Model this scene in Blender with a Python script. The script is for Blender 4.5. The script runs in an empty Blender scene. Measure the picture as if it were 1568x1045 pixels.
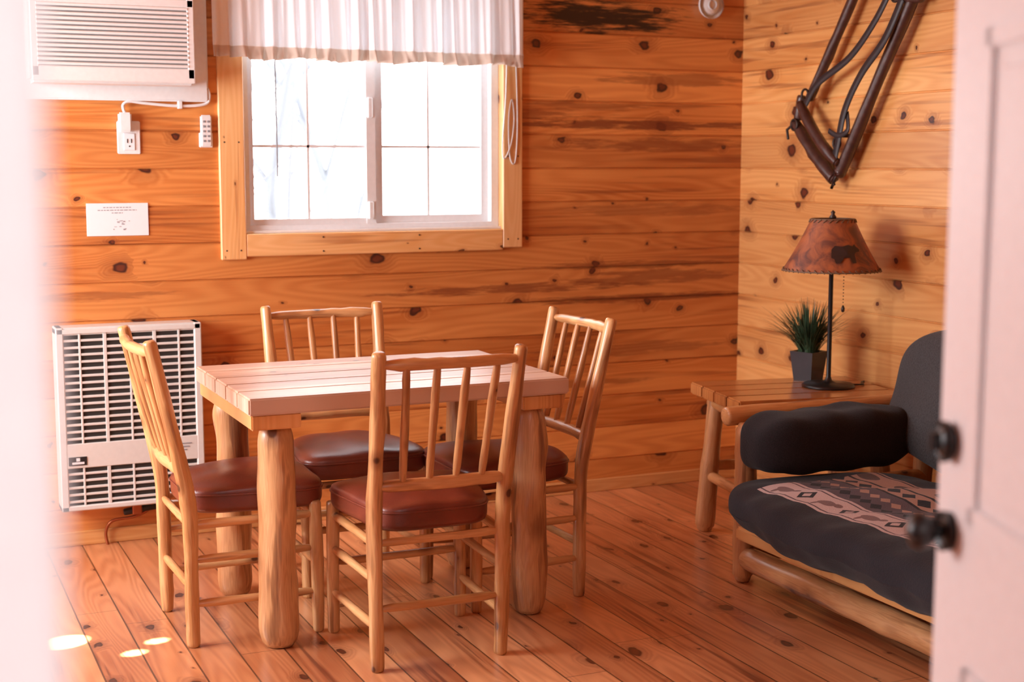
import bpy, bmesh, math, random
from mathutils import Vector, Matrix
R=random.Random(7)
S=bpy.context.scene
C=bpy.context.collection
# ------------------------------------------------------------------ nodes
class NT:
    def __init__(s,name):
        s.m=bpy.data.materials.new(name); s.m.use_nodes=True; s.t=s.m.node_tree; s.t.nodes.clear()
        s.out=s.t.nodes.new("ShaderNodeOutputMaterial")
    def n(s,ty,**k):
        q=s.t.nodes.new(ty)
        for a,b in k.items(): setattr(q,a,b)
        return q
    def put(s,sock,v):
        if isinstance(v,bpy.types.NodeSocket): s.t.links.new(v,sock)
        elif v is not None:
            if isinstance(v,tuple) and len(v)==3 and sock.type=='RGBA': v=(*v,1)
            sock.default_value=v
    def ma(s,op,a,b=None,c=None,clamp=False):
        q=s.n("ShaderNodeMath",operation=op,use_clamp=clamp)
        s.put(q.inputs[0],a); s.put(q.inputs[1],b)
        if c is not None: s.put(q.inputs[2],c)
        return q.outputs[0]
    def mix(s,f,a,b,mode='MIX'):
        q=s.n("ShaderNodeMix",data_type='RGBA',blend_type=mode)
        s.put(q.inputs[0],f); s.put(q.inputs[6],a); s.put(q.inputs[7],b); return q.outputs[2]
    def mr(s,v,a,b,c=0.,d=1.,smooth=True):
        q=s.n("ShaderNodeMapRange"); q.interpolation_type='SMOOTHSTEP' if smooth else 'LINEAR'
        s.put(q.inputs[0],v); s.put(q.inputs[1],a); s.put(q.inputs[2],b); s.put(q.inputs[3],c); s.put(q.inputs[4],d); return q.outputs[0]
    def xyz(s,x,y,z):
        q=s.n("ShaderNodeCombineXYZ"); s.put(q.inputs[0],x); s.put(q.inputs[1],y); s.put(q.inputs[2],z); return q.outputs[0]
    def sep(s,v):
        q=s.n("ShaderNodeSeparateXYZ"); s.put(q.inputs[0],v); return q.outputs
    def noise(s,vec,scale=1.,detail=3.,rough=.5,dist=0.):
        q=s.n("ShaderNodeTexNoise"); s.put(q.inputs['Vector'],vec); q.inputs['Scale'].default_value=scale
        q.inputs['Detail'].default_value=detail; q.inputs['Roughness'].default_value=rough; q.inputs['Distortion'].default_value=dist
        return q.outputs[0]
    def vor(s,vec,scale=1.,rand=1.,dim='3D'):
        q=s.n("ShaderNodeTexVoronoi",voronoi_dimensions=dim); s.put(q.inputs['Vector'],vec); q.inputs['Scale'].default_value=scale; q.inputs['Randomness'].default_value=rand
        return q.outputs['Distance'],q.outputs['Color']
    def wn(s,v):
        q=s.n("ShaderNodeTexWhiteNoise",noise_dimensions='1D'); s.put(q.inputs['W'],v); return q.outputs['Value']
    def obj(s): return s.n("ShaderNodeTexCoord").outputs['Object']
    def attr(s,nm): return s.n("ShaderNodeAttribute",attribute_name=nm).outputs['Vector']
    def bsdf(s,col,rough=.5,bump=None,bstr=.3,bdist=.01,spec=.5,metal=0.,coat=0.,coatr=.1,sheen=0.,cior=1.5):
        q=s.n("ShaderNodeBsdfPrincipled"); s.put(q.inputs['Base Color'],col); s.put(q.inputs['Roughness'],rough)
        q.inputs['Specular IOR Level'].default_value=spec; q.inputs['Metallic'].default_value=metal
        q.inputs['Coat Weight'].default_value=coat; q.inputs['Coat Roughness'].default_value=coatr; q.inputs['Sheen Weight'].default_value=sheen; q.inputs['Coat IOR'].default_value=cior
        if bump is not None:
            b=s.n("ShaderNodeBump"); b.inputs['Strength'].default_value=bstr; b.inputs['Distance'].default_value=bdist
            s.put(b.inputs['Height'],bump); s.t.links.new(b.outputs[0],q.inputs['Normal'])
        s.t.links.new(q.outputs[0],s.out.inputs[0]); return q

def plank(name,along,across,bw,light,mid,dark,knotc,kth=.45,rough=.38,patches=(),attr=False,coat=.0,kx=4.2,ky=5.6,vary=.3,joint=None,ks=1.,gap=None,coatr=.2,cior=1.5,strk=.6,heart=0.):
    t=NT(name)
    xyz=t.sep(t.attr("lc") if attr else t.obj())
    a=xyz[along]; c=xyz[across]
    q=t.ma('DIVIDE',c,bw); idx=t.ma('FLOOR',q)
    rnd=t.wn(idx); rnd2=t.wn(t.ma('ADD',idx,57.3))
    a2=t.ma('ADD',a,t.ma('MULTIPLY',rnd,37.))
    warp=t.noise(t.xyz(t.ma('MULTIPLY',a2,13.),t.ma('MULTIPLY',c,22.),0.),1.,2.)
    kv=t.xyz(t.ma('MULTIPLY_ADD',a2,kx,t.ma('MULTIPLY',warp,.20)),t.ma('ADD',t.ma('MULTIPLY',c,ky),t.ma('MULTIPLY',warp,.26)),0.)
    d,col=t.vor(kv,dim='2D')
    cr=t.sep(col)
    on=t.ma('GREATER_THAN',cr[0],kth)
    rad=t.ma('MULTIPLY_ADD',t.ma('POWER',cr[1],1.8),.090*ks,.020*ks)
    dr=t.ma('DIVIDE',d,rad)
    knot=t.ma('MULTIPLY',t.mr(dr,1.15,.8),on)
    core=t.ma('MULTIPLY',t.mr(dr,.75,.35),on)
    halo=t.ma('MULTIPLY',t.mr(dr,3.4,.9),on)
    gn=t.noise(t.xyz(t.ma('MULTIPLY',a2,.75),t.ma('MULTIPLY',c,8.),t.ma('MULTIPLY',idx,3.3)),1.,1.,.5)
    gn2=t.ma('ADD',gn,t.ma('MULTIPLY',halo,.16))
    ring=t.ma('MULTIPLY_ADD',t.ma('SINE',t.ma('MULTIPLY',gn2,95.)),.5,.5)
    fine=t.noise(t.xyz(t.ma('MULTIPLY',a2,5.),t.ma('MULTIPLY',c,130.),0.),1.,2.,.6)
    broad=t.noise(t.xyz(t.ma('MULTIPLY',a2,.9),t.ma('MULTIPLY',c,4.),t.ma('MULTIPLY',idx,9.)),1.,1.)
    f=t.ma('ADD',t.ma('MULTIPLY',ring,.42),t.ma('MULTIPLY',fine,.35))
    f=t.ma('ADD',f,t.mr(broad,.35,.75,-.14,.5),None,True)
    base=t.mix(f,light,mid)
    base=t.mix(t.ma('MULTIPLY',halo,.40),base,dark)
    st=t.noise(t.xyz(t.ma('MULTIPLY',a2,1.5),t.ma('MULTIPLY',c,38.),t.ma('MULTIPLY',idx,2.)),1.,2.,.6)
    sm=t.ma('MULTIPLY',t.mr(st,.50,.66),t.mr(broad,.47,.62))
    base=t.mix(t.ma('MULTIPLY',sm,strk),base,dark)
    val=t.ma('MULTIPLY_ADD',rnd2,vary,1.-vary*.6)
    vv=t.xyz(val,t.ma('POWER',val,1.35),t.ma('POWER',val,1.5))
    base=t.mix(1.,base,vv,'MULTIPLY')
    kc=t.mix(core,knotc,t.mix(.5,knotc,dark))
    base=t.mix(knot,base,kc)
    if patches:
        w1=t.ma('MULTIPLY_ADD',t.noise(t.xyz(t.ma('MULTIPLY',a,5.),t.ma('MULTIPLY',c,45.),0.),1.,4.,.65),4.6,-2.3)
        for (px,pz,rx,rz,amt,pc) in patches:
            ex=t.ma('DIVIDE',t.ma('SUBTRACT',a,px),rx); ez=t.ma('DIVIDE',t.ma('SUBTRACT',c,pz),rz)
            e=t.ma('ADD',t.ma('ADD',t.ma('MULTIPLY',ex,ex),t.ma('MULTIPLY',ez,ez)),w1)
            base=t.mix(t.ma('MULTIPLY',t.mr(e,1.2,.2),amt),base,pc)
    if gap:
        fr=t.ma('FRACT',q); e=t.ma('MINIMUM',fr,t.ma('SUBTRACT',1.,fr)); gm=t.mr(e,gap/bw,gap/bw*.5)
        base=t.mix(t.ma('MULTIPLY',gm,.85),base,(.035,.012,.006))
    if joint:
        ja=t.ma('FRACT',t.ma('DIVIDE',t.ma('ADD',a,t.ma('MULTIPLY',rnd,13.)),joint))
        jm=t.ma('LESS_THAN',ja,.0012); base=t.mix(t.ma('MULTIPLY',jm,.8),base,(.05,.02,.01))
    h=t.ma('SUBTRACT',t.ma('MULTIPLY',f,.4),t.ma('ADD',knot,gm) if gap else knot)
    t.bsdf(base,rough,h,.12,.004,.5,coat=coat,coatr=coatr,cior=cior)
    return t.m

def logmat(name,light,mid,dark,rough=.38,ks=14.,kr=.16,on_=.55):
    t=NT(name); v=t.sep(t.attr("lc"))
    g=t.noise(t.xyz(t.ma('MULTIPLY',v[0],26.),t.ma('MULTIPLY',v[1],26.),t.ma('MULTIPLY',v[2],2.2)),1.,3.,.6)
    g2=t.noise(t.xyz(t.ma('MULTIPLY',v[0],9.),t.ma('MULTIPLY',v[1],9.),t.ma('MULTIPLY',v[2],3.)),1.,1.)
    ring=t.ma('MULTIPLY_ADD',t.ma('SINE',t.ma('MULTIPLY',g,55.)),.5,.5)
    f=t.ma('ADD',t.ma('MULTIPLY',ring,.3),t.mr(g2,.35,.7,0.,.7),None,True)
    base=t.mix(f,light,mid)
    d,col=t.vor(t.xyz(v[0],v[1],t.ma('MULTIPLY',v[2],.7)),ks)
    cr=t.sep(col); on=t.ma('GREATER_THAN',cr[0],on_)
    halo=t.ma('MULTIPLY',t.mr(d,kr*2.6,kr*.6),on); k=t.ma('MULTIPLY',t.mr(d,kr,kr*.6),on)
    base=t.mix(t.ma('MULTIPLY',halo,.6),base,dark)
    base=t.mix(k,base,(.09,.03,.012))
    st=t.mr(g,.54,.68); base=t.mix(t.ma('MULTIPLY',st,.7),base,dark)
    t.bsdf(base,rough,t.ma('SUBTRACT',f,k),.25,.003,.5,coat=.3,coatr=.25)
    return t.m
def plain(name,col,rough=.5,metal=0.,var=.06,bs=0.,bscale=60,coat=0.,spec=.5,sheen=0.):
    t=NT(name); n=t.noise(t.obj(),bscale,2.)
    c=t.mix(n,tuple(x*(1-var) for x in col),tuple(min(1,x*(1+var)) for x in col))
    t.bsdf(c,rough,n if bs else None,bs,.004,spec,metal,coat,.15,sheen); return t.m

WL=(.80,.33,.09); WM=(.56,.170,.035); WD=(.22,.042,.011); WK=(.050,.012,.007)
RD=(.17,.032,.010)  # red wood streaks; the extra right-hand ones also paint in that end's shade
M={}
M['wall_back']=plank("pine_planks_back",0,2,.14,WL,WM,WD,WK,kth=.42,ks=1.25,vary=.38,patches=[(2.83,2.03,.40,.07,1.,(.02,.007,.005)),(2.95,1.585,.80,.022,.85,RD),(2.4,.90,.6,.02,.7,RD),(3.0,.84,.6,.018,.75,RD),(2.3,1.62,.5,.02,.6,RD),(3.0,.985,.5,.02,.6,RD),(3.1,1.50,.5,.03,.6,RD),(3.1,.93,.4,.04,.6,RD),(2.75,1.66,.3,.02,.5,RD),(.75,.93,.3,.02,.5,RD),(3.2,1.78,.4,.03,.5,RD),(3.0,.62,.5,.03,.45,RD),(2.6,.48,.5,.025,.45,RD),(3.1,1.22,.45,.03,.4,RD)],coat=.15)
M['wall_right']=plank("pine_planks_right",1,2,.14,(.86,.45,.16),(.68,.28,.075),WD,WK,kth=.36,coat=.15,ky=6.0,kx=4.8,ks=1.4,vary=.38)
M['wall_other']=plank("pine_planks_side",1,2,.14,WL,WM,WD,WK)
M['wall_front']=plank("pine_planks_front",0,2,.14,WL,WM,WD,WK)
M['ceil']=plank("pine_planks_ceiling",1,0,.14,WL,WM,WD,WK)
M['floor']=plank("pine_floor",1,0,.13,(.80,.37,.165),(.47,.155,.058),(.15,.030,.012),(.045,.011,.007),kth=.32,rough=.28,coat=.5,kx=3.8,ky=6.5,vary=.5,joint=2.3,gap=.0034,ks=1.15,strk=.8,coatr=.28)
M['trim']=plank("pine_trim",2,0,.5,(.88,.53,.24),(.76,.38,.13),(.4,.13,.04),WK,attr=True,kth=.35,kx=5.,ky=9.,ks=.8)
M['top']=plank("table_top_pine",2,0,.146,(.84,.64,.50),(.60,.36,.24),(.30,.12,.07),(.10,.03,.02),attr=True,rough=.40,coat=1.,kth=.5,vary=.3,ks=.8,coatr=.36,cior=1.7)
M['slab']=plank("pine_slab",2,0,.6,(.82,.44,.17),(.66,.28,.08),(.36,.11,.03),(.09,.03,.015),attr=True,rough=.3,coat=.3)
M['side']=plank("side_table_pine",2,0,.13,(.62,.26,.08),(.38,.13,.04),(.15,.045,.018),(.06,.02,.012),attr=True,rough=.25,coat=.6)
M['log']=logmat("peeled_log",(.74,.40,.17),(.50,.22,.07),(.21,.065,.02))
M['biglog']=logmat("big_peeled_log",(.70,.38,.17),(.44,.19,.07),(.15,.045,.018),ks=10.,kr=.18)
M['slog']=logmat("spindle_log",(.68,.35,.14),(.46,.19,.06),(.22,.07,.022),ks=18,kr=.12)
M['white']=plain("white_vinyl",(.76,.76,.77),.4)
M['doorw']=plain("door_paint",(.80,.77,.79),.45)
M['ac']=plain("ac_plastic",(.80,.80,.80),.45)
M['acg']=plain("ac_cavity",(.25,.25,.25),.6)
M['heat']=plain("heater_enamel",(.66,.65,.62),.4)
M['dark']=plain("dark_cavity",(.02,.018,.016),.6)
M['black']=plain("black_metal",(.018,.017,.018),.35,.3)
M['blackp']=plain("black_ceramic",(.02,.022,.03),.25)
M['paper']=plain("paper",(.80,.80,.83),.7,var=.01)
M['ink']=plain("ink",(.25,.25,.27),.8)
M['copper']=plain("copper_pipe",(.35,.10,.04),.35,.8)
M['leaf']=plain("grass_blades",(.035,.075,.035),.5,var=.7,bscale=25)
M['soil']=plain("soil",(.03,.02,.015),.9)
M['yoke']=plain("dark_yoke_wood",(.060,.022,.016),.4,var=.6,bs=.4,bscale=40,coat=.2)
M['strap']=plain("leather_strap",(.030,.022,.024),.5)
M['iron']=plain("wrought_iron",(.05,.035,.03),.45,.6)
M['snow']=plain("bright_ground",(.7,.7,.72),.9)
M['bark']=plain("pale_bark",(.22,.23,.25),.9)
M['plaster']=plain("lightblock_wall",(.66,.62,.63),.7)
t=NT("brown_leather"); nn=t.noise(t.obj(),5.,2.); vd,_=t.vor(t.obj(),220.)
t.bsdf(t.mix(t.mr(nn,.35,.7),(.22,.042,.020),(.11,.020,.012)),.36,t.ma('ADD',t.ma('MULTIPLY',vd,.3),nn),.18,.004,.5,coat=.15,coatr=.3); M['leather']=t.m
t=NT("rawhide_shade"); nn=t.noise(t.obj(),14.,4.,.6,.8)
t.bsdf(t.mix(t.mr(nn,.35,.68),(.38,.105,.035),(.10,.032,.024)),.5,nn,.3,.004); M['shade']=t.m
M['sil']=plain("shade_silhouette",(.03,.014,.012),.6)
M['lace']=plain("shade_lace",(.16,.09,.05),.6)
t=NT("sheer_cotton"); o=t.sep(t.obj()); 
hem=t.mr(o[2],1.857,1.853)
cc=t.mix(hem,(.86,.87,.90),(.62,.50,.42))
d1=t.n("ShaderNodeBsdfDiffuse"); t.put(d1.inputs[0],cc); d2=t.n("ShaderNodeBsdfTranslucent"); t.put(d2.inputs[0],cc)
mx=t.n("ShaderNodeMixShader"); mx.inputs[0].default_value=.15; t.t.links.new(d1.outputs[0],mx.inputs[1]); t.t.links.new(d2.outputs[0],mx.inputs[2])
t.t.links.new(mx.outputs[0],t.out.inputs[0]); M['curtain']=t.m
t=NT("window_glass"); tr=t.n("ShaderNodeBsdfTransparent"); tr.inputs[0].default_value=(.97,.98,.98,1); gl=t.n("ShaderNodeBsdfGlossy"); gl.inputs[1].default_value=.02
m2=t.n("ShaderNodeMixShader"); m2.inputs[0].default_value=.04; t.t.links.new(tr.outputs[0],m2.inputs[1]); t.t.links.new(gl.outputs[0],m2.inputs[2]); t.t.links.new(m2.outputs[0],t.out.inputs[0]); M['glass']=t.m
M['fab']=plain("charcoal_fabric",(.022,.020,.023),.95,var=.4,bs=.5,bscale=260,spec=.1,sheen=.08)
M['fab2']=plain("grey_fabric",(.052,.050,.052),.95,var=.55,bs=.5,bscale=200,spec=.1,sheen=.1)
t=NT("woven_lodge_fabric"); o=t.sep(t.obj()); x,y,z=o[0],o[1],o[2]
def band(a,b): return t.ma('MULTIPLY',t.ma('GREATER_THAN',x,a),t.ma('LESS_THAN',x,b))
def motif(cx,per,rx,ry,off=0.):
    fy=t.ma('SUBTRACT',t.ma('FRACT',t.ma('ADD',t.ma('DIVIDE',y,per),off)),.5)
    ey=t.ma('DIVIDE',t.ma('MULTIPLY',fy,per),ry); ex=t.ma('DIVIDE',t.ma('SUBTRACT',x,cx),rx)
    return t.ma('LESS_THAN',t.ma('ADD',t.ma('MULTIPLY',ex,ex),t.ma('MULTIPLY',ey,ey)),1.)
def diam(cx,per,rx,ry,off=0.):
    fy=t.ma('SUBTRACT',t.ma('FRACT',t.ma('ADD',t.ma('DIVIDE',y,per),off)),.5)
    return t.ma('LESS_THAN',t.ma('ADD',t.ma('ABSOLUTE',t.ma('DIVIDE',t.ma('MULTIPLY',fy,per),ry)),t.ma('ABSOLUTE',t.ma('DIVIDE',t.ma('SUBTRACT',x,cx),rx))),1.)
darkf=(.022,.020,.024); lightf=(.55,.44,.44); brown=(.38,.23,.18); purple=(.095,.07,.085)
B=2.53
c=darkf
c=t.mix(band(B+.14,B+.28),c,purple)
c=t.mix(diam(B+.18,.05,.022,.024),c,darkf)
c=t.mix(diam(B+.235,.05,.018,.022,.5),c,brown)
c=t.mix(band(B,B+.14),c,lightf)
c=t.mix(band(B+.012,B+.018),c,purple); c=t.mix(band(B+.122,B+.128),c,purple)
mo=t.ma('MAXIMUM',motif(B+.065,.21,.022,.036),t.ma('MAXIMUM',motif(B+.077,.21,.014,.016,.2),motif(B+.05,.21,.03,.008,-.1)))
c=t.mix(mo,c,(.20,.13,.13))
c=t.mix(diam(B+.07,.21,.04,.03,.5),c,darkf); c=t.mix(diam(B+.07,.21,.02,.014,.5),c,lightf)
c=t.mix(band(B+.29,B+.47),c,brown)
c=t.mix(diam(B+.32,.07,.025,.03),c,darkf); c=t.mix(band(B+.355,B+.365),c,darkf)
c=t.mix(motif(B+.41,.19,.028,.05),c,(.10,.06,.05)); c=t.mix(band(B+.455,B+.462),c,darkf)
msk=t.ma('MULTIPLY',t.ma('LESS_THAN',y,3.74),t.ma('GREATER_THAN',z,.30))
c=t.mix(msk,darkf,c)
t.bsdf(c,.95,t.noise(t.obj(),260.,1.),.5,.003,.1,sheen=.08); M['pattern']=t.m

# ------------------------------------------------------------------ mesh builder
class MB:
    def __init__(s): s.v=[];s.f=[];s.mi=[];s.sm=[];s.lc=[];s.mats=[]
    def mat(s,k):
        if k not in s.mats: s.mats.append(k)
        return s.mats.index(k)
    def add(s,vs,fs,mat,smooth=True,lc=None):
        b=len(s.v); s.v+= [tuple(v) for v in vs]; s.lc+= [tuple(l) for l in (lc or vs)]
        i=s.mat(mat)
        for f in fs: s.f.append([b+k for k in f]); s.mi.append(i); s.sm.append(smooth)
    def tube(s,pts,rad,mat,n=12,cap=True,bump=0.,seed=0,sub=0,flat=None,rnd=.55):
        pts=[Vector(p) for p in pts]
        if not isinstance(rad,(list,tuple)): rad=[rad]*len(pts)
        if sub:
            P=[];Q=[]
            L=len(pts)
            for i in range(L-1):
                p0=pts[max(i-1,0)];p1=pts[i];p2=pts[i+1];p3=pts[min(i+2,L-1)]
                for k in range(sub):
                    u=k/sub
                    P.append(.5*((2*p1)+(p2-p0)*u+(2*p0-5*p1+4*p2-p3)*u*u+(3*p1-p0-3*p2+p3)*u**3)); Q.append(rad[i]*(1-u)+rad[i+1]*u)
            P.append(pts[-1]);Q.append(rad[-1]); pts,rad=P,Q
        rr=random.Random(seed)
        T=[(pts[min(i+1,len(pts)-1)]-pts[max(i-1,0)]).normalized() for i in range(len(pts))]
        if cap:
            e=rad[0]*rnd; pts=[pts[0],pts[0]+T[0]*e*.35,pts[0]+T[0]*e]+pts[1:-1]+[pts[-1]-T[-1]*rad[-1]*rnd,pts[-1]-T[-1]*rad[-1]*rnd*.35,pts[-1]]
            r0,r1=rad[0],rad[-1]; rad=[r0*.72,r0*.92,r0]+list(rad[1:-1])+[r1,r1*.92,r1*.72]
            T=[T[0]]*3+T[1:-1]+[T[-1]]*3
        u=T[0].orthogonal().normalized(); vs=[];lc=[]; acc=0; off=rr.random()*20
        kn=[(rr.random()*6.28,rr.random()) for _ in range(5)]
        tot=sum((pts[i+1]-pts[i]).length for i in range(len(pts)-1)) or 1
        for i,p in enumerate(pts):
            if i: acc+=(p-pts[i-1]).length
            u=(u-T[i]*u.dot(T[i])).normalized(); w=T[i].cross(u)
            for k in range(n):
                a=2*math.pi*k/n; r=rad[i]
                if bump:
                    r*=1+bump*(.5*math.sin(3*a+acc*9+off)+.5*math.sin(2*a-acc*14+off*2)+.35*math.sin(acc*31+off))
                    for (ka,kt) in kn:
                        da=abs((a-ka+math.pi)%(2*math.pi)-math.pi); r+=rad[i]*bump*2.2*math.exp(-(da/.5)**2-((acc-kt*tot)/(rad[i]*1.0))**2)
                vs.append(p+u*math.cos(a)*r+w*math.sin(a)*r); lc.append((math.cos(a)*r+off,math.sin(a)*r,acc+off))
        fs=[]
        for i in range(len(pts)-1):
            for k in range(n):
                k2=(k+1)%n; fs.append([i*n+k,i*n+k2,(i+1)*n+k2,(i+1)*n+k])
        if cap: fs.append(list(range(n))[::-1]); fs.append([(len(pts)-1)*n+k for k in range(n)])
        s.add(vs,fs,mat,True,lc)
    def log(s,p0,p1,r0,r1,mat='log',n=14,seg=22,bump=.05,seed=0,taper=0.,tr=.6,bend=0.,bdir=(0,0,1),rnd=.55):
        p0=Vector(p0);p1=Vector(p1);L=(p1-p0).length; P=[];Q=[]
        for i in range(seg+1):
            u=i/seg; P.append(p0.lerp(p1,u)+Vector(bdir)*bend*math.sin(math.pi*u)); r=r0+(r1-r0)*u
            if taper:
                e=min(u,1-u)*L/taper
                if e<1: r*=tr+(1-tr)*math.sin(e*math.pi/2)
            Q.append(r)
        s.tube(P,Q,mat,n,True,bump,seed,rnd=rnd)
    def box(s,lo,hi,mat,bev=.003,mtx=None,axis=None,smooth=False,seg=1):
        lo=Vector(lo);hi=Vector(hi); sz=hi-lo; c=(lo+hi)/2
        bm=bmesh.new(); bmesh.ops.create_cube(bm,size=1)
        for v in bm.verts: v.co=Vector((v.co.x*sz.x,v.co.y*sz.y,v.co.z*sz.z))
        if bev: bmesh.ops.bevel(bm,geom=bm.edges[:],offset=min(bev,min(sz)*.45),segments=seg,affect='EDGES')
        bm.verts.index_update()
        ax=axis if axis is not None else max(range(3),key=lambda i:sz[i])
        o=[i for i in range(3) if i!=ax]; o.sort(key=lambda i:-sz[i])
        vs=[v.co+c for v in bm.verts]; off=(c.x*3.1+c.y*1.7+c.z*2.3)
        lc=[(v[o[0]],v[o[1]]*1.0,v[ax]+off) for v in vs]
        if mtx: vs=[mtx@v for v in vs]
        s.add(vs,[[v.index for v in f.verts] for f in bm.faces],mat,smooth,lc); bm.free()
    def pillow(s,fn,mat,n=18,k=5.):
        vs=[];fs=[];idx={}
        def vid(p):
            key=(round(p[0],5),round(p[1],5),round(p[2],5))
            if key not in idx:
                idx[key]=len(vs); q=(abs(p[0])**k+abs(p[1])**k+abs(p[2])**k)**(1/k); vs.append(Vector(fn(p[0]/q,p[1]/q,p[2]/q)))
            return idx[key]
        for ax in range(3):
            for sg in (-1,1):
                for i in range(n):
                    for j in range(n):
                        q=[]
                        for (a,b) in ((0,0),(1,0),(1,1),(0,1)):
                            p=[0,0,0]; p[ax]=sg; p[(ax+1)%3]=-1+2*(i+a)/n; p[(ax+2)%3]=-1+2*(j+b)/n; q.append(vid(p))
                        fs.append(q if sg>0 else q[::-1])
        s.add(vs,fs,mat,True)
    def lathe(s,prof,c,mat,n=32,smooth=True):
        vs=[];fs=[]
        for (r,z) in prof:
            for k in range(n): a=2*math.pi*k/n; vs.append((c[0]+r*math.cos(a),c[1]+r*math.sin(a),c[2]+z))
        for i in range(len(prof)-1):
            for k in range(n): k2=(k+1)%n; fs.append([i*n+k,i*n+k2,(i+1)*n+k2,(i+1)*n+k])
        s.add(vs,fs,mat,smooth)
    def mesh(s,name):
        me=bpy.data.meshes.new(name); me.from_pydata(s.v,[],s.f)
        for k in s.mats: me.materials.append(M[k])
        me.polygons.foreach_set("material_index",s.mi); me.polygons.foreach_set("use_smooth",s.sm)
        at=me.attributes.new("lc",'FLOAT_VECTOR','POINT'); at.data.foreach_set("vector",[c for l in s.lc for c in l])
        me.update(); return me
    def obj(s,name,parent=None,loc=None,rot=0.):
        o=bpy.data.objects.new(name,s.mesh(name)); C.objects.link(o)
        if loc: o.location=loc
        o.rotation_euler[2]=rot
        if parent: o.parent=parent
        return o
def empty(name,loc=(0,0,0),rot=0.):
    e=bpy.data.objects.new(name,None); e.empty_display_size=.1; C.objects.link(e); e.location=loc; e.rotation_euler[2]=rot; return e

# ------------------------------------------------------------------ room shell
XL,XR,YF,YB,ZC=-1.2,3.53,.62,5.40,2.45
BW=.14
def grooved(mb,mapf,a0,a1,z0,z1,mat,flip=False):
    g=.0042; dp=.0065
    zs=[(z0,0)]
    i=math.floor(z0/BW)
    while i*BW<z1+1e-6:
        z=i*BW
        if z-g>z0 and z+g<z1: zs+=[(z-g,0),(z-.001,dp),(z+.001,dp),(z+g,0)]
        i+=1
    zs.append((z1,0))
    vs=[];fs=[]
    for (z,d) in zs: vs+=[mapf(a0,d,z),mapf(a1,d,z)]
    for k in range(len(zs)-1):
        q=[2*k,2*k+1,2*k+3,2*k+2]; fs.append(q[::-1] if flip else q)
    mb.add(vs,fs,mat,False)
WX0,WX1,WZ0,WZ1=1.295,2.372,1.15,2.20
mb=MB(); f=lambda a,d,z:(a,YB+d,z)
for (a0,a1,z0,z1) in [(XL,WX0,0,ZC),(WX1,XR+.01,0,ZC),(WX0,WX1,0,WZ0),(WX0,WX1,WZ1,ZC)]: grooved(mb,f,a0,a1,z0,z1,'wall_back')
mb.obj("wall_back")
mb=MB(); grooved(mb,lambda a,d,z:(XR+d,a,z),.5,YB+.02,0,ZC,'wall_right',True); mb.obj("wall_right")
LY0,LY1,LZ0,LZ1=3.5,5.15,.85,2.15
mb=MB(); f=lambda a,d,z:(XL-d,a,z)
for (a0,a1,z0,z1) in [(.5,LY0,0,ZC),(LY1,YB+.02,0,ZC),(LY0,LY1,0,LZ0),(LY0,LY1,LZ1,ZC)]: grooved(mb,f,a0,a1,z0,z1,'wall_other')
mb.obj("wall_left")
DX0,DX1,DZ=.055,.93,2.04
mb=MB()
for (a0,a1,z0,z1) in [(XL,DX0-.02,0,ZC),(DX1+.02,XR,0,ZC),(DX0-.02,DX1+.02,DZ+.02,ZC)]:
    mb.box((a0,.51,z0),(a1,YF,z1),'wall_front',0)
mb.obj("wall_front")
mb=MB(); mb.box((-3,-3,-.05),(XR+.1,YB+.1,0),'floor',0); mb.obj("floor")
mb=MB(); mb.box((XL-.1,.5,ZC),(XR+.1,YB+.1,ZC+.05),'ceil',0); mb.obj("ceiling")
# unseen porch enclosure added behind the camera to cut skylight through the doorway
mb=MB(); mb.box((-1.3,-2.2,0),(-1.22,.5,2.5),'plaster',0); mb.obj("wall_lightblock_left")
mb=MB(); mb.box((2.2,-2.2,0),(2.28,.5,2.5),'plaster',0); mb.obj("wall_lightblock_right")
mb=MB(); mb.box((-1.3,-2.28,0),(2.28,-2.2,2.5),'plaster',0); mb.obj("wall_lightblock_rear")
mb=MB(); mb.box((-1.3,-2.28,2.5),(2.28,.62,2.55),'plaster',0); mb.obj("ceiling_lightblock")
# door frame
mb=MB()
mb.box((DX0-.02,.505,0),(DX0,YF+.005,DZ),'doorw',.002); mb.box((DX1,.505,0),(DX1+.02,YF+.005,DZ),'doorw',.002)
mb.box((DX0-.02,.505,DZ),(DX1+.02,YF+.005,DZ+.02),'doorw',.002)
for y0,y1 in ((.49,.51),(YF,YF+.015)):
    mb.box((DX0-.09,y0,0),(DX0-.002,y1,DZ+.07),'doorw',.004); mb.box((DX1+.002,y0,0),(DX1+.09,y1,DZ+.07),'doorw',.004); mb.box((DX0-.09,y0,DZ+.002),(DX1+.09,y1,DZ+.08),'doorw',.004)
mb.obj("trim_door_frame")
dE=empty("door_1",(.932,.64,0),math.atan2(.79,.319))
dl=.86
mb=MB(); mb.box((0,-.038,.012),(dl,0,2.02),'doorw',.002)
for (x0,x1) in ((.12,.385),(.475,.74)):
    for (z0,z1) in ((.20,.80),(.98,1.58),(1.68,1.90)):
        w=.026
        for yy,sg in ((0,1),(-.038,-1)):
            ya,yb=(yy,yy+.006) if sg>0 else (yy-.006,yy)
            mb.box((x0,ya,z0),(x1,yb,z0+w),'doorw',.005,seg=3); mb.box((x0,ya,z1-w),(x1,yb,z1),'doorw',.005,seg=3)
            mb.box((x0,ya,z0),(x0+w,yb,z1),'doorw',.005,seg=3); mb.box((x1-w,ya,z0),(x1,yb,z1),'doorw',.005,seg=3)
            ya,yb=(yy,yy+.005) if sg>0 else (yy-.005,yy)
            mb.box((x0+.05,ya,z0+.05),(x1-.05,yb,z1-.05),'doorw',.004)
mb.obj("leaf",dE)
mb=MB()
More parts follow.
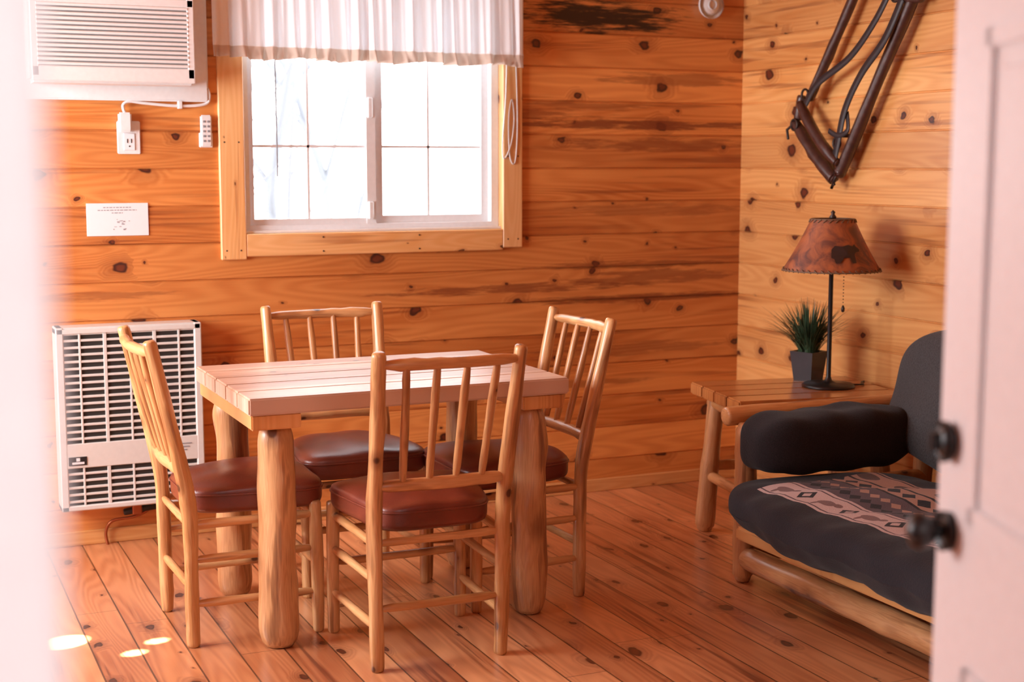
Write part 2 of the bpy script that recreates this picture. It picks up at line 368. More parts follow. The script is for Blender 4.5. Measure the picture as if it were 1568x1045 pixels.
for sg in (1,-1):
    y0=0 if sg>0 else -.038
    mb.tube([(dl-.055,y0,.955),(dl-.055,y0+sg*.010,.955)],[.026,.024],'black',24)
    mb.tube([(dl-.055,y0+sg*.010,.955),(dl-.055,y0+sg*.028,.955)],.009,'black',16)
    mb.tube([(dl-.055,y0+sg*q,.955) for q in (.022,.03,.043,.052,.057)],[.012,.021,.024,.019,.008],'black',24,rnd=.05)
    mb.tube([(dl-.05,y0,1.07),(dl-.05,y0+sg*.018,1.07)],[.027,.023],'black',24)
mb.box((dl-.054,.015,1.058),(dl-.046,.030,1.082),'black',.002)
mb.obj("knob_and_deadbolt",dE)
mb=MB(); mb.box((-30,-30,-.4),(30,40,-.35),'snow',0); mb.obj("ground")
def tree(x,y,seed):
    r=random.Random(seed); mb=MB()
    def br(p,d,L,rad,lv):
        pts=[p]; q=p.copy(); dd=d.copy()
        for i in range(5):
            dd=(dd+Vector((r.uniform(-.2,.2),r.uniform(-.2,.2),r.uniform(-.05,.15)))).normalized(); q=q+dd*L/5; pts.append(q.copy())
        mb.tube(pts,[rad*(1-.14*i) for i in range(6)],'bark',5)
        if lv>0:
            for k in range(6):
                i=r.randint(1,5); nd=(dd+Vector((r.uniform(-1.2,1.2),r.uniform(-1.2,1.2),r.uniform(-.1,.8)))).normalized(); br(pts[i],nd,L*.55,rad*.45,lv-1)
    br(Vector((x,y,-.4)),Vector((0,0,1)),4.2,.05,2)
    return mb.obj("bare_tree")
tree(3.6,11.5,3); tree(2.7,9.8,8)

# ------------------------------------------------------------------ window 1 (back)
wE=empty("window_1")
mb=MB()
yj=YB-.018
mb.box((1.20,yj,1.055),(1.297,YB+.002,2.30),'trim',.003); mb.box((2.368,yj,1.075),(2.455,YB+.002,2.30),'trim',.003)
mb.box((1.297,yj+.001,1.065),(2.368,YB+.002,1.152),'trim',.003); mb.box((1.20,yj-.001,2.2),(2.455,YB+.002,2.30),'trim',.003)
for lo,hi in (((1.285,YB+.001,1.14),(1.297,YB+.10,2.21)),((2.368,YB+.001,1.14),(2.38,YB+.10,2.21)),((1.285,YB+.001,1.14),(2.38,YB+.10,1.152)),((1.285,YB+.001,2.198),(2.38,YB+.10,2.21))): mb.box(lo,hi,'trim',0)
for (x,z) in ((1.22,1.09),(1.275,1.09),(1.22,1.5),(1.275,1.5),(2.39,1.11),(2.435,1.11),(2.39,1.45),(2.435,1.45),(1.6,1.08),(1.6,1.135),(2.0,1.08),(2.0,1.135)):
    mb.tube([(x,yj+.002,z),(x,yj-.0012,z)],.0035,'iron',8)
mb.obj("casing",wE)
mb=MB(); y0,y1=YB+.03,YB+.095
mb.box((1.298,y0,1.153),(2.367,y1,1.182),'white',0); mb.box((1.298,y0,2.17),(2.367,y1,2.197),'white',0)
mb.box((1.298,y0+.0005,1.182),(1.325,y1,2.17),'white',0); mb.box((2.335,y0+.0005,1.182),(2.367,y1,2.17),'white',0)
mb.box((1.298,YB+.005,1.153),(2.367,y0,1.162),'white',0)
a,b=YB+.045,YB+.065
mb.box((1.325,a,1.205),(1.345,b,2.17),'white',0); mb.box((1.80,a-.004,1.182),(1.838,b,2.17),'white',0); mb.box((1.325,a,1.182),(1.80,b,1.205),'white',0)
a2,b2=YB+.067,YB+.088
mb.box((1.838,a2,1.212),(1.875,b2,2.17),'white',0); mb.box((2.305,a2,1.212),(2.335,b2,2.17),'white',0); mb.box((1.838,a2,1.182),(2.335,b2,1.212),'white',0)
for x,y in ((1.565,a+.008),(2.075,a2+.008)): mb.box((x-.005,y,1.19),(x+.005,y+.003,2.17),'white',0)
mb.box((1.34,a+.008,1.482),(1.80,a+.011,1.492),'white',0); mb.box((1.87,a2+.008,1.482),(2.31,a2+.011,1.492),'white',0)
mb.box((1.803,a-.018,1.60),(1.825,a-.004,1.68),'white',.004); mb.box((1.803,a-.018,1.20),(1.825,a-.004,1.27),'white',.004)
mb.obj("sashes",wE)
mb=MB(); ya=a+.013; mb.add([(1.345,ya,1.205),(1.80,ya,1.205),(1.80,ya,2.17),(1.345,ya,2.17)],[[0,1,2,3]],'glass',False); ya=a2+.013; mb.add([(1.875,ya,1.212),(2.305,ya,1.212),(2.305,ya,2.17),(1.875,ya,2.17)],[[0,1,2,3]],'glass',False); mb.obj("glass",wE)
mb=MB()
mb.tube([(1.43,YB+.02,2.15),(1.432,YB+.018,1.37)],.0028,'ink',8)
mb.obj("blind_wand",wE)
mb=MB()
pts=[(2.385,YB-.02,1.95),(2.375,YB-.03,1.7),(2.36,YB-.03,1.5),(2.37,YB-.025,1.44),(2.40,YB-.025,1.5),(2.415,YB-.022,1.6),(2.405,YB-.022,1.68),(2.39,YB-.024,1.6),(2.395,YB-.024,1.45),(2.42,YB-.022,1.43),(2.43,YB-.022,1.6),(2.42,YB-.022,1.9)]
mb.tube(pts,.0028,'white',8,sub=8); mb.obj("blind_cord",wE)
def valance(x0,x1,seed):
    r=random.Random(seed); nx=300; nz=26; ztop,zbot=2.19,1.81
    ph=[r.random()*6.28 for _ in range(6)]
    vs=[];fs=[]
    for j in range(nz+1):
        t=j/nz; 
        for i in range(nx+1):
            s=i/nx; x=x0+(x1-x0)*s
            g=s*(x1-x0)
            w=.5*math.sin(g*95+ph[0]+1.3*math.sin(g*17+ph[3]))+.35*math.sin(g*57+ph[1]+t*1.0)+.35*math.sin(g*151+ph[2])
            amp=.010+.016*t
            z=ztop+(zbot-ztop)*t
            if t>.87:
                u=(t-.87)/.13; w+=.8*u*math.sin(g*120+ph[4]+1.5*math.sin(g*30)); 
            if abs(t-.87)<.02: amp*=.75
            z+= .006*t*math.sin(g*22+ph[5])
            vs.append((x+.004*t*math.sin(g*95+ph[1]),YB-.065-.012*t+amp*w,z))
    for j in range(nz):
        for i in range(nx): q=j*(nx+1)+i; fs.append([q,q+1,q+nx+2,q+nx+1])
    return vs,fs
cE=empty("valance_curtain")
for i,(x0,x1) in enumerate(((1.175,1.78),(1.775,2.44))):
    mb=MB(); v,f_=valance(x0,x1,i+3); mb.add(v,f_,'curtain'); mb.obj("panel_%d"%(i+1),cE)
mb=MB(); mb.tube([(1.14,YB-.065,2.17),(2.47,YB-.065,2.17)],.008,'white',10); mb.tube([(1.15,YB,2.17),(1.15,YB-.065,2.17)],.006,'white',8); mb.tube([(2.46,YB,2.17),(2.46,YB-.065,2.17)],.006,'white',8); mb.obj("rod",cE)
w2=empty("window_2"); mb=MB()
for lo,hi in (((XL-.1,LY0-.02,LZ0-.02),(XL+.018,LY0+.04,LZ1+.02)),((XL-.1,LY1-.04,LZ0-.02),(XL+.018,LY1+.02,LZ1+.02)),((XL-.1,LY0,LZ0-.02),(XL+.018,LY1,LZ0+.04)),((XL-.1,LY0,LZ1-.04),(XL+.018,LY1,LZ1+.02)),((XL-.08,(LY0+LY1)/2-.03,LZ0),(XL-.02,(LY0+LY1)/2+.03,LZ1))): mb.box(lo,hi,'trim',.003)
mb.obj("frame",w2)
mb=MB(); mb.box((XL,YB-.012,0),(XR,YB+.001,.055),'slab',.003); mb.obj("baseboard_back")
mb=MB(); mb.box((XR-.012,.63,0),(XR+.001,YB-.012,.055),'slab',.003); mb.obj("baseboard_right")

# ------------------------------------------------------------------ dining table
tE=empty("dining_table"); mb=MB()
n=5; w=.725/n
for i in range(n):
    y0=3.90+i*w; mb.box((.935,y0+.0008,.712),(1.94,y0+w-.0008,.762),'top',.005,axis=0,seg=2)
mb.obj("top_boards",tE)
mb=MB()
mb.box((.945,3.915,.667),(1.09,4.61,.712),'slab',.004,seg=2); mb.box((1.79,3.915,.667),(1.93,4.61,.712),'slab',.004,seg=2)
mb.obj("end_battens",tE)
for i,(x,y) in enumerate(((1.035,4.005),(1.845,3.995),(1.035,4.56),(1.845,4.56))):
    mb=MB(); mb.log((x,y,0),(x,y,.668),.057,.052,'biglog',n=32,seg=44,bump=.07,seed=i+20,taper=.06,tr=.78,rnd=.22); mb.obj("leg_%d"%(i+1),tE)

# ------------------------------------------------------------------ chairs
def chair_meshes():
    out=[]
    mb=MB()
    for s in (-1,1):
        P=[(s*.188,-.188,0),(s*.19,-.19,.15),(s*.192,-.19,.30),(s*.193,-.194,.44),(s*.196,-.215,.56),(s*.20,-.25,.72),(s*.206,-.295,.92)]
        mb.tube(P,[.020,.021,.0215,.023,.022,.021,.019],'log',16,True,.08,seed=5+s,sub=6)
        mb.tube([(s*.206,.19,0),(s*.206,.188,.2),(s*.203,.186,.41)],[.018,.0195,.019],'log',14,True,.08,seed=9+s,sub=8)
    out.append(("posts_and_legs",mb))
    mb=MB()
    mb.log((-.203,-.292,.885),(.203,-.292,.885),.0165,.0165,'log',seed=31,taper=.07,tr=.55,bend=-.02,bdir=(0,1,0),bump=.08)
    mb.log((-.192,-.208,.535),(.192,-.208,.535),.018,.018,'log',seed=32,taper=.05,tr=.6,bend=-.012,bdir=(0,1,0),bump=.08)
    for k,x in enumerate((-.126,-.042,.042,.126)):
        mb.log((x*.93,-.217,.54),(x*1.05,-.306,.885),.0115,.0115,'slog',n=10,seg=16,seed=40+k,taper=.06,tr=.75,bump=.10)
    out.append(("back_rails_and_spindles",mb))
    mb=MB(); L=lambda a,b,r,sd:mb.log(a,b,r,r,'log',n=10,seg=14,seed=sd,taper=.06,tr=.6,bump=.07)
    L((-.192,-.19,.37),(.192,-.19,.37),.012,1); L((-.205,.186,.37),(.205,.186,.37),.013,2)
    for s in (-1,1):
        L((s*.193,-.19,.37),(s*.204,.186,.37),.013,3+s); L((s*.192,-.19,.265),(s*.205,.187,.265),.0125,6+s); L((s*.19,-.19,.13),(s*.206,.188,.13),.0125,9+s)
    L((-.205,.187,.22),(.205,.187,.22),.0125,12); L((-.19,-.19,.18),(.19,-.19,.18),.0125,13)
    out.append(("rails_and_stretchers",mb))
    mb=MB()
    def fn(x,y,z):
        hw=.168+(y+1)/2*.062
        X=x*hw; Y=.020+y*.207; cr=(1-.5*(x*x+y*y)*.5)
        Z=.438+(z*.055*cr if z>0 else z*.056)
        Z+=.0025*math.sin(x*7+y*3)*max(z,0)
        return (X,Y,Z)
    mb.pillow(fn,'leather',18,5.5)
    pp=[]
    for k in range(61):
        a=2*math.pi*k/60; cx,sy=math.cos(a),math.sin(a); q=(abs(cx)**5.5+abs(sy)**5.5)**(1/5.5)
        v=fn(cx/q*1.004,sy/q*1.004,0); pp.append((v[0],v[1],.447))
    mb.tube(pp,.0035,'leather',6,False)
    out.append(("seat",mb))
    return [(n_,m_.mesh("chair_"+n_)) for n_,m_ in out]
CM=chair_meshes()
def chair(x,y,rot):
    e=empty("dining_chair",(x,y,0),rot)
    for n_,me in CM:
        o=bpy.data.objects.new(n_,me); C.objects.link(o); o.parent=e
chair(1.42,3.86,math.radians(-1))
chair(.985,4.285,math.radians(-90+1))
chair(1.45,4.615,math.radians(180))
chair(1.875,4.265,math.radians(91))

# ------------------------------------------------------------------ wall heater
hE=empty("wall_heater"); mb=MB(); x0,x1,z0,z1,yf=.572,1.097,.155,.832,YB-.105
mb.box((x0+.01,yf+.012,z0+.01),(x1-.01,YB-.001,z1-.012),'dark',.004)
mb.box((x0,yf,z1-.028),(x1,YB-.001,z1),'heat',.006,seg=2); mb.box((x0,yf,z0),(x1,YB-.001,z0+.02),'heat',.004)
mb.box((x0,yf,z0),(x0+.028,YB-.001,z1),'heat',.004); mb.box((x1-.028,yf,z0),(x1,YB-.001,z1),'heat',.004)
mb.box((x0+.02,yf+.001,.315),(x1-.02,yf+.02,.405),'heat',.002)
mb.obj("cabinet",hE)
mb=MB(); 
zz=.418
while zz<.80:
    mb.box((x0+.02,yf+.004,zz),(x1-.02,yf+.012,zz+.009),'heat',.0015); zz+=.0258
zz=.185
while zz<.315:
    mb.box((x0+.02,yf+.004,zz),(x1-.02,yf+.012,zz+.009),'heat',.0015); zz+=.0258
for k,fx in enumerate((.12,.31,.5,.69,.88)):
    x=x0+.028+fx*(x1-x0-.056); w=.007 if k%2==0 else .012
    mb.box((x-w/2,yf+.003,.405),(x+w/2,yf+.0125,.81),'heat',.001); mb.box((x-w/2,yf+.003,.17),(x+w/2,yf+.0125,.32),'heat',.001)
mb.obj("grille",hE)
mb=MB(); mb.box((x0+.03,yf-.001,.325),(x0+.095,yf+.002,.357),'black',.0005); mb.box((x0+.042,yf-.002,.330),(x0+.085,yf,.338),'paper',.0003); mb.box((x0+.057,yf-.002,.341),(x0+.07,yf,.353),'paper',.0003)
for q in range(3): mb.box((.98,yf-.0005,.375-q*.012),(1.05-q*.01,yf+.002,.379-q*.012),'ink',.0002)
mb.obj("badge",hE)
mb=MB(); mb.tube([(.74,YB-.03,0.0),(.735,YB-.03,.05),(.76,YB-.035,.09),(.84,YB-.04,.10),(.9,YB-.045,.13),(.9,YB-.05,.17)],.006,'copper',10,sub=8)
mb.tube([(.80,YB-.04,.12),(.93,YB-.045,.135)],.013,'black',12); mb.box((.83,YB-.065,.11),(.865,YB-.03,.15),'copper',.004); mb.obj("gas_pipe",hE)

# ------------------------------------------------------------------ air conditioner
aE=empty("air_conditioner"); mb=MB()
mb.box((.50,YB-.03,1.648),(1.163,YB-.001,2.16),'ac',.006,seg=2)
mb.box((.515,YB-.185,1.70),(1.085,YB-.031,2.13),'ac',.014,seg=3)
mb.obj("body",aE)
mb=MB(); yf=YB-.20
mb.box((.53,yf+.004,1.755),(1.07,yf+.014,1.975),'acg',.002)
for k in range(14):
    z=1.76+k*.0155; mb.box((.54,yf-.002,z),(1.06,yf+.006,z+.0095),'ac',.002)
mb.box((.52,yf,1.705),(1.08,yf+.016,1.757),'ac',.004); mb.box((.52,yf,1.97),(1.08,yf+.016,2.0),'ac',.004)
mb.box((.52,yf,1.72),(.545,yf+.016,2.12),'ac',.003); mb.box((1.055,yf,1.72),(1.08,yf+.016,2.12),'ac',.003)
mb.box((.545,yf+.003,2.0),(.95,yf+.012,2.10),'dark',.002)
for k in range(5): mb.box((.55,yf,2.012+k*.02),(.95,yf+.008,2.018+k*.02),'ac',.001)
mb.box((.95,yf,2.0),(1.06,yf+.012,2.10),'ac',.002)
mb.box((.975,yf-.002,2.035),(1.045,yf+.002,2.07),'heat',.002)
for k in range(4): mb.tube([(.985+k*.018,yf-.004,2.02),(.985+k*.018,yf+.001,2.02)],.005,'ink',10)
mb.obj("front_grille",aE)
mb=MB(); mb.tube([(1.16,YB-.02,1.70),(1.168,YB-.02,1.67),(1.15,YB-.02,1.64),(1.05,YB-.02,1.632),(.93,YB-.02,1.64),(.875,YB-.022,1.645),(.85,YB-.024,1.63),(.86,YB-.026,1.59)],.0055,'ac',10,sub=8)
mb.box((1.05,YB-.03,1.622),(1.065,YB-.002,1.65),'ac',.002); mb.obj("power_cord",aE)
oE=empty("wall_outlet"); mb=MB()
mb.box((.828,YB-.008,1.455),(.912,YB-.001,1.575),'ac',.003,seg=2); mb.box((.832,YB-.04,1.535),(.878,YB-.008,1.605),'ac',.006,seg=2)
mb.box((.85,YB-.012,1.468),(.892,YB-.007,1.53),'paper',.003)
for x in (.864,.878): mb.box((x-.0015,YB-.0135,1.495),(x+.0015,YB-.0115,1.51),'dark',0)
mb.tube([(.871,YB-.0135,1.483),(.871,YB-.0115,1.483)],.003,'dark',8)
mb.obj("plate",oE)
rE=empty("remote_control"); mb=MB()
mb.box((1.128,YB-.014,1.48),(1.178,YB-.001,1.535),'ac',.003); mb.box((1.132,YB-.024,1.485),(1.174,YB-.006,1.60),'ac',.005,seg=2)
mb.obj("body",rE); mb=MB()
for k in range(5):
    for x in (1.145,1.161): mb.box((x-.005,YB-.0255,1.50+k*.018),(x+.005,YB-.0235,1.508+k*.018),'ink',.001)
mb.obj("buttons",rE)
nE=empty("notice_sign"); mb=MB(); mb.box((.71,YB-.004,1.155),(.932,YB-.001,1.275),'paper',.0005); mb.obj("card",nE)
mb=MB()
for k,(a_,b_) in enumerate(((.77,.87),(.75,.89),(.80,.84))):
    z=1.258-k*.010
    x=a_
    while x<b_: 
        l=R.uniform(.006,.014); mb.box((x,YB-.0048,z),(min(x+l,b_),YB-.0038,z+.0028),'ink',0); x+=l+.003
for k in range(14):
    x=R.uniform(.80,.86); z=R.uniform(1.175,1.215); mb.box((x,YB-.0048,z),(x+R.uniform(.002,.012),YB-.0038,z+R.uniform(.001,.004)),'ink',0)
mb.obj("print",nE)
mb=MB(); mb.tube([(3.345,YB-.001,2.10),(3.345,YB-.022,2.10),(3.345,YB-.034,2.10)],[.06,.058,.045],'ac',32); mb.tube([(3.345,YB-.034,2.10),(3.345,YB-.038,2.10)],.02,'ac',20); mb.obj("smoke_detector")

# ------------------------------------------------------------------ side table
sE=empty("side_table",(3.14,4.40,0),math.radians(-10)); mb=MB(); H=.58
for i in range(4):
    y0=-.24+i*.12; mb.box((-.33,y0+.0008,H-.045),(.33,y0+.1192,H),'side',.005,axis=0,seg=2)
mb.obj("top",sE)
mb=MB()
for i,(sx,sy) in enumerate(((-1,-1),(1,-1),(-1,1),(1,1))):
    mb.log((sx*.285,sy*.185,0),(sx*.25,sy*.165,H-.045),.038,.032,'biglog',n=18,seg=22,seed=60+i,bump=.06,taper=.04,tr=.8)
for sx in (-1,1): mb.log((sx*.27,-.18,.22),(sx*.27,.18,.22),.02,.02,'log',seed=70+sx); mb.log((sx*.255,-.2,.505),(sx*.255,.2,.505),.025,.025,'log',seed=73+sx)
for sy in (-1,1): mb.log((-.27,sy*.175,.26),(.27,sy*.175,.26),.02,.02,'log',seed=76+sy)
mb.obj("log_frame",sE)

# ------------------------------------------------------------------ lamp
lx,ly=3.27,4.375; lE=empty("table_lamp",(lx,ly,H)); mb=MB()
mb.lathe([(0,0),(.098,0),(.1,.006),(.092,.013),(.03,.016),(.014,.024),(.009,.04),(.0085,.43),(.012,.435),(.02,.44),(.02,.47),(.004,.48)],(0,0,0),'black',32)
mb.tube([(0,0,.62),(0,0,.652)],.004,'iron',8); mb.lathe([(0,.634),(.012,.636),(.014,.642),(.006,.652),(.009,.660),(0,.668)],(0,0,0),'iron',14)
for k in range(3):
    a=2.1*k+.4; mb.tube([(0,0,.630),(.079*math.cos(a),.079*math.sin(a),.630)],.002,'iron',6)
mb.tube([(0,0,.47),(.05,0,.49),(.055,0,.57),(0,0,.63)],.002,'iron',6,sub=4); mb.tube([(0,0,.47),(-.05,0,.49),(-.055,0,.57),(0,0,.63)],.002,'iron',6,sub=4)
for k in range(10): mb.lathe([(0,-.003),(.003,0),(0,.003)],(.035,-.03,.43-k*.012),'iron',8)
mb.lathe([(0,-.016),(.006,-.012),(.007,0),(.003,.01),(0,.012)],(.035,-.03,.30),'iron',10)
mb.obj("stand",lE)
def cone(a,t): 
    r=.080+(.180-.080)*t-.004*math.sin(math.pi*t); return (r*math.cos(a),r*math.sin(a),.634-.190*t)
mb=MB(); vs=[];fs=[]; n=96
for j in range(9):
    for k in range(n):
        a=2*math.pi*k/n; p=Vector(cone(a,j/8)); 
        if j==8: p.z-=.004*abs(math.sin(a*16))
        vs.append(p)
for j in range(8):
    for k in range(n): k2=(k+1)%n; fs.append([j*n+k,(j+1)*n+k,(j+1)*n+k2,j*n+k2])
mb.add(vs,fs,'shade')
for k in range(44):
    a=2*math.pi*k/44; mb.tube([Vector(cone(a,.955))*1.0+Vector((math.cos(a),math.sin(a),0))*.003,Vector(cone(a+.09,1.0))+Vector((math.cos(a),math.sin(a),0))*.003+Vector((0,0,-.004))],.0022,'lace',5)
for k in range(24):
    a=2*math.pi*k/24; mb.tube([Vector(cone(a,.06))+Vector((math.cos(a),math.sin(a),0))*.003,Vector(cone(a+.16,0))+Vector((math.cos(a),math.sin(a),0))*.003],.002,'lace',5)
mb.tube([cone(2*math.pi*k/64,0) for k in range(65)],.003,'lace',6,False); mb.tube([cone(2*math.pi*k/96,1.0) for k in range(97)],.0028,'lace',6,False)
mb.obj("shade",lE)
sil=[(-.055,.0),(-.05,.03),(-.035,.045),(-.01,.042),(.015,.048),(.03,.042),(.04,.05),(.045,.042),(.06,.03),(.058,.022),(.042,.02),(.035,.012),(.036,-.02),(.022,-.02),(.018,0),(-.02,.0),(-.026,-.02),(-.042,-.02),(-.045,-.005)]
ac=math.atan2(-ly,-lx)+.35
vs=[]
for (s_,h_) in sil:
    t_=.72-h_/.20; r=.08+.100*t_; a=ac+s_/r; p=Vector(cone(a,t_)); p+=Vector((math.cos(a),math.sin(a),.4))*.004; vs.append(p)
vs.append(sum(vs,Vector())/len(vs)+Vector((math.cos(ac),math.sin(ac),0))*.006)
m_=len(sil); mb=MB(); mb.add(vs,[[i,(i+1)%m_,m_] for i in range(m_)],'sil',False); mb.obj("bear_motif",lE)
mb=MB(); mb.tube([(.09,-.02,.006),(.14,-.03,.004),(.17,.02,.004),(.2,.04,.003)],.003,'black',8,sub=8); mb.obj("cord",lE)

# ------------------------------------------------------------------ potted grass
pE=empty("potted_grass",(3.30,4.545,H),math.radians(20)); mb=MB()
def sq(r,z): return [(-r,-r,z),(r,-r,z),(r,r,z),(-r,r,z)]
vs=sq(.040,0)+sq(.052,.115)+sq(.047,.115)+sq(.045,.10)
fs=[[3,2,1,0]]+[[a*4+k,a*4+(k+1)%4,(a+1)*4+(k+1)%4,(a+1)*4+k] for a in range(3) for k in range(4)]
mb.add(vs,fs,'blackp',False); mb.add(sq(.0455,.10),[[0,1,2,3]],'soil',False); mb.obj("pot",pE)
mb=MB()
for k in range(380):
    a=R.random()*6.28; r0=R.random()**.5*.038; q_=R.random(); sp=.02+.16*q_; L=R.uniform(.15,.235)*(1-.12*q_)
    dr_=R.uniform(.0,.7)*q_
    b=Vector((r0*math.cos(a),r0*math.sin(a),.10)); d=Vector((math.cos(a),math.sin(a),0)); sd=Vector((-d.y,d.x,0)); w=R.uniform(.0022,.0038)
    vs=[];fs=[]
    for j in range(7):
        t=j/6; p=b+d*sp*t**1.6+Vector((0,0,L*(t-dr_*t**2.2))); ww=w*(1-t)**.6+.0003
        vs+=[p-sd*ww,p+sd*ww]
        if j: fs.append([2*j-2,2*j-1,2*j+1,2*j])
    mb.add(vs,fs,'leaf')
mb.obj("blades",pE)

# ------------------------------------------------------------------ sofa (log futon)
fE=empty("log_futon"); mb=MB()
yN=2.05
mb.log((2.60,4.045,.568),(3.44,4.045,.568),.033,.03,'log',n=20,seed=81,bump=.04,rnd=.3)
mb.log((2.60,yN-.1,.568),(3.44,yN-.1,.568),.033,.03,'log',n=20,seed=82,bump=.04)
for y in (4.0,yN-.05):
    mb.log((2.655,y,0),(2.655,y,.55),.036,.033,'biglog',n=20,seed=83,bump=.05,taper=.03,tr=.8)
    mb.log((3.40,y,0),(3.44,y,.80),.036,.033,'biglog',n=20,seed=84,bump=.05)
    mb.log((2.62,y-.005,.30),(3.42,y-.005,.30),.028,.028,'log',n=16,seed=85); mb.log((2.66,y,.09),(3.42,y,.09),.028,.028,'log',n=16,seed=86)
mb.log((2.655,4.0,.085),(2.655,yN-.1,.085),.042,.040,'biglog',n=22,seg=60,seed=87,bump=.05,taper=.06,tr=.7)
mb.box((2.60,yN,.160),(2.645,3.97,.205),'slab',.008,seg=2)
mb.log((3.44,4.0,.80),(3.44,yN-.1,.80),.03,.03,'log',n=16,seg=50,seed=88)
mb.log((3.40,4.0,.20),(3.40,yN-.1,.20),.03,.03,'log',n=16,seg=50,seed=89)
for k in range(12):
    y=yN+.1+k*.155; mb.box((2.64,y,.172),(3.40,y+.06,.19),'slab',.003)
mb.obj("log_frame",fE)
def ns(x,y,z,s=9.): return math.sin(x*s+y*1.7*s)*math.sin(y*s*.8-z*s+1.3)
mb=MB()
def fn(x,y,z):
    X=2.795+x*.375; Y=2.98+y*.93; Z=.306+z*.096
    Z+=.010*ns(X,Y,Z,7.)*(1 if z>0 else .3)+ .006*ns(X,Y,Z,17.); X+=.012*ns(Y,Z,X,11.)
    if z<0 and x<0: X+=.07*(-z)*(-x)
    if x<-.5: X+=.010*math.cos((Y)*24)*(-x-.5)*(1-z*z)
    return (X,Y,Z)
mb.pillow(fn,'pattern',52,4.8)
mb.obj("seat_cushion",fE)
mb=MB()
def fn(x,y,z):
    X=2.91+x*.32; Y=3.885+y*.112; Z=.497+z*.103
    Z+=.007*ns(X,Y,Z,16.)+.004*math.sin(X*38); return (X,Y,Z)
mb.pillow(fn,'fab',26,3.8)
mb.obj("arm_bolster",fE)
mb=MB()
def fn(x,y,z):
    Z=.64+z*.255; X=3.235+x*.10+(Z-.4)*.30-.02; Y=3.0+y*.985
    X+=.012*ns(Y,Z,X,9.); Z+=.008*ns(Y,X,Z,9.); return (X,Y,Z)
mb.pillow(fn,'fab2',36,3.6)
mb.obj("back_cushion",fE)

# ------------------------------------------------------------------ harness yoke on right wall
yE=empty("antique_harness_yoke"); mb=MB(); X=XR-.06
def W(y,z,dx=0.): return (X+dx,y*.984,1.42+(z-1.42)*.984)
mb.tube([W(4.53,2.22),W(4.62,2.07),W(4.76,1.87),W(4.90,1.68)],[.018,.019,.020,.018],'yoke',8,bump=.08,seed=2,sub=8)
mb.tube([W(4.17,2.20),W(4.27,2.03),W(4.45,1.75),W(4.60,1.51),W(4.69,1.37)],[.022,.024,.022,.024,.024],'yoke',8,bump=.06,seed=3,sub=8)
mb.tube([W(5.0,1.60,.0),W(4.93,1.53),W(4.80,1.42),W(4.71,1.355)],[.018,.027,.028,.022],'yoke',8,bump=.14,seed=4,sub=8)
mb.tube([W(4.93,1.67,-.025),W(4.85,1.58,-.03),W(4.73,1.47,-.03),W(4.66,1.42,-.025)],[.016,.022,.022,.016],'yoke',8,bump=.12,seed=5,sub=8)
mb.tube([W(4.95,1.70,.0),W(4.97,1.60)],[.02,.02],'yoke',12,bump=.1)
mb.tube([W(4.22,2.02),W(4.33,2.04,-.01),W(4.42,2.10)],[.02,.024,.018],'yoke',12,bump=.1,sub=4)
mb.obj("wood_bars",yE); mb=MB()
def strap(P,w=.014):
    pts=[Vector(W(*p)) for p in P]; Q=[]
    L=len(pts)
    for i in range(L-1):
        p0=pts[max(i-1,0)];p1=pts[i];p2=pts[i+1];p3=pts[min(i+2,L-1)]
        for k in range(8):
            u=k/8; Q.append(.5*((2*p1)+(p2-p0)*u+(2*p0-5*p1+4*p2-p3)*u*u+(3*p1-p0-3*p2+p3)*u**3))
    Q.append(pts[-1]); vs=[];fs=[]
    for i,p in enumerate(Q):
        T=(Q[min(i+1,len(Q)-1)]-Q[max(i-1,0)]).normalized(); sd=T.cross(Vector((1,0,0))).normalized(); 
        for d in (-.002,.002): vs+=[p-sd*w+Vector((d,0,0)),p+sd*w+Vector((d,0,0))]
        if i: 
            a=4*i-4; b=4*i; fs+=[[a,a+1,b+1,b],[a+2,b+2,b+3,a+3],[a,b,b+2,a+2],[a+1,a+3,b+3,b+1]]
    mb.add(vs,fs,'strap')
strap([(4.36,2.07,-.03),(4.45,1.95,-.035),(4.60,1.83,-.03),(4.80,1.74,-.03),(4.88,1.66,-.03)])
strap([(4.30,2.02,-.03),(4.38,1.88,-.04),(4.52,1.76,-.035),(4.62,1.63,-.03),(4.66,1.50,-.03),(4.68,1.43,-.03)],.016)
strap([(4.62,1.62,-.02),(4.60,1.55,-.03),(4.66,1.53,-.03),(4.72,1.55,-.03)],.01)
mb.obj("straps",yE); mb=MB()
for (y,z) in ((4.90,1.70),(4.97,1.58),(4.68,1.50),(4.35,2.04)):
    mb.tube([W(y+.022*math.cos(a*.3142),z+.022*math.sin(a*.3142),-.02) for a in range(21)],.005,'iron',8,False)
mb.tube([W(4.69,1.37,-.01),W(4.72,1.32,-.01),W(4.70,1.34,-.01)],.006,'iron',8); mb.tube([W(4.98,1.58,-.02),W(5.02,1.56,-.02),W(5.01,1.52,-.02)],.006,'iron',8)
mb.tube([W(4.66,1.53,-.02),W(4.66,1.53,.059)],.008,'iron',8); mb.tube([W(4.3,2.05,0),W(4.3,2.05,.059)],.008,'iron',8)
mb.obj("iron_rings",yE)

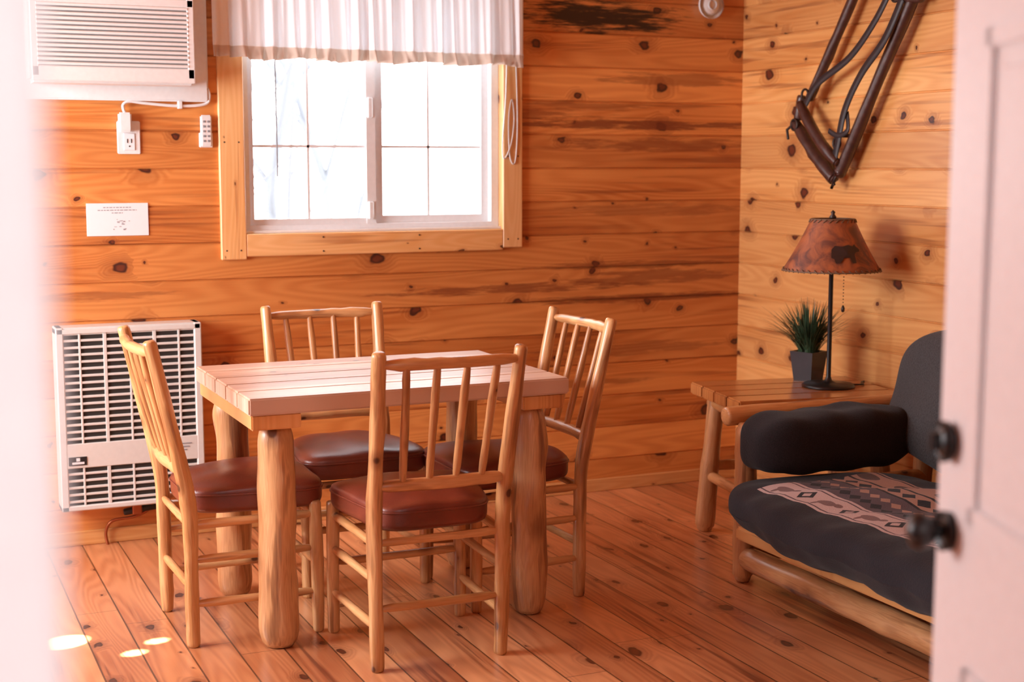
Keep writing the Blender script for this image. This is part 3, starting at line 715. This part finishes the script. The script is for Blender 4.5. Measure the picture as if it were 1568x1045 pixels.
# ------------------------------------------------------------------ lights
def area(name,loc,rot,sx,sy,e,col,portal=False):
    l=bpy.data.lights.new(name,'AREA'); l.shape='RECTANGLE'; l.size=sx; l.size_y=sy; l.energy=e; l.color=col
    if portal: l.cycles.is_portal=True
    o=bpy.data.objects.new(name,l); C.objects.link(o); o.location=loc; o.rotation_euler=rot; return o
P2=math.pi/2
area("daylight_side_window",(XL-.12,(LY0+LY1)/2,1.5),(0,-P2,0),1.3,1.65,140,(.97,.97,1.))
area("portal_back",(1.83,YB+.11,1.68),(-P2,0,0),1.08,1.05,1,(1,1,1),True)
area("added_doorway_fill",(.3,-1.0,2.45),(0,0,0),1.4,1.2,58,(1,.96,.97))  # unseen fill lamp added to brighten the door and jamb
w=bpy.data.worlds.new("sky"); S.world=w; w.use_nodes=True; bg=w.node_tree.nodes['Background']; bg.inputs[0].default_value=(.93,.96,1,1); bg.inputs[1].default_value=6.5
def spot(name,loc,tgt,ang,e,blend=.15):
    l=bpy.data.lights.new(name,'SPOT'); l.spot_size=math.radians(ang); l.spot_blend=blend; l.energy=e; l.shadow_soft_size=.01; l.color=(1,.97,.95)
    o=bpy.data.objects.new(name,l); C.objects.link(o); o.location=loc; o.rotation_euler=(Vector(tgt)-Vector(loc)).to_track_quat('-Z','Y').to_euler()
spot("sunbeam_a",(XL+.02,3.8,2.0),(.45,4.29,0),2.6,9000)
spot("sunbeam_b",(XL+.02,3.8,2.0),(.63,4.11,0),1.1,9000)
spot("sunbeam_c",(XL+.02,3.8,2.0),(.71,4.19,0),1.0,9000)

# ------------------------------------------------------------------ camera
cd=bpy.data.cameras.new("camera"); co=bpy.data.objects.new("camera",cd); C.objects.link(co)
cd.sensor_width=36; cd.lens=36*2178/1568
th=math.radians(24.1); ph=math.atan(272/2178)
fw=Vector((math.sin(th)*math.cos(ph),math.cos(th)*math.cos(ph),-math.sin(ph)))
co.location=(0,0,1.42); co.rotation_euler=fw.to_track_quat('-Z','Y').to_euler()
cd.dof.use_dof=True; cd.dof.focus_distance=4.4; cd.dof.aperture_fstop=2.8; cd.clip_start=.02
S.camera=co
S.view_settings.view_transform='Standard'; S.view_settings.look='None'; S.view_settings.exposure=0.; S.view_settings.gamma=1.03
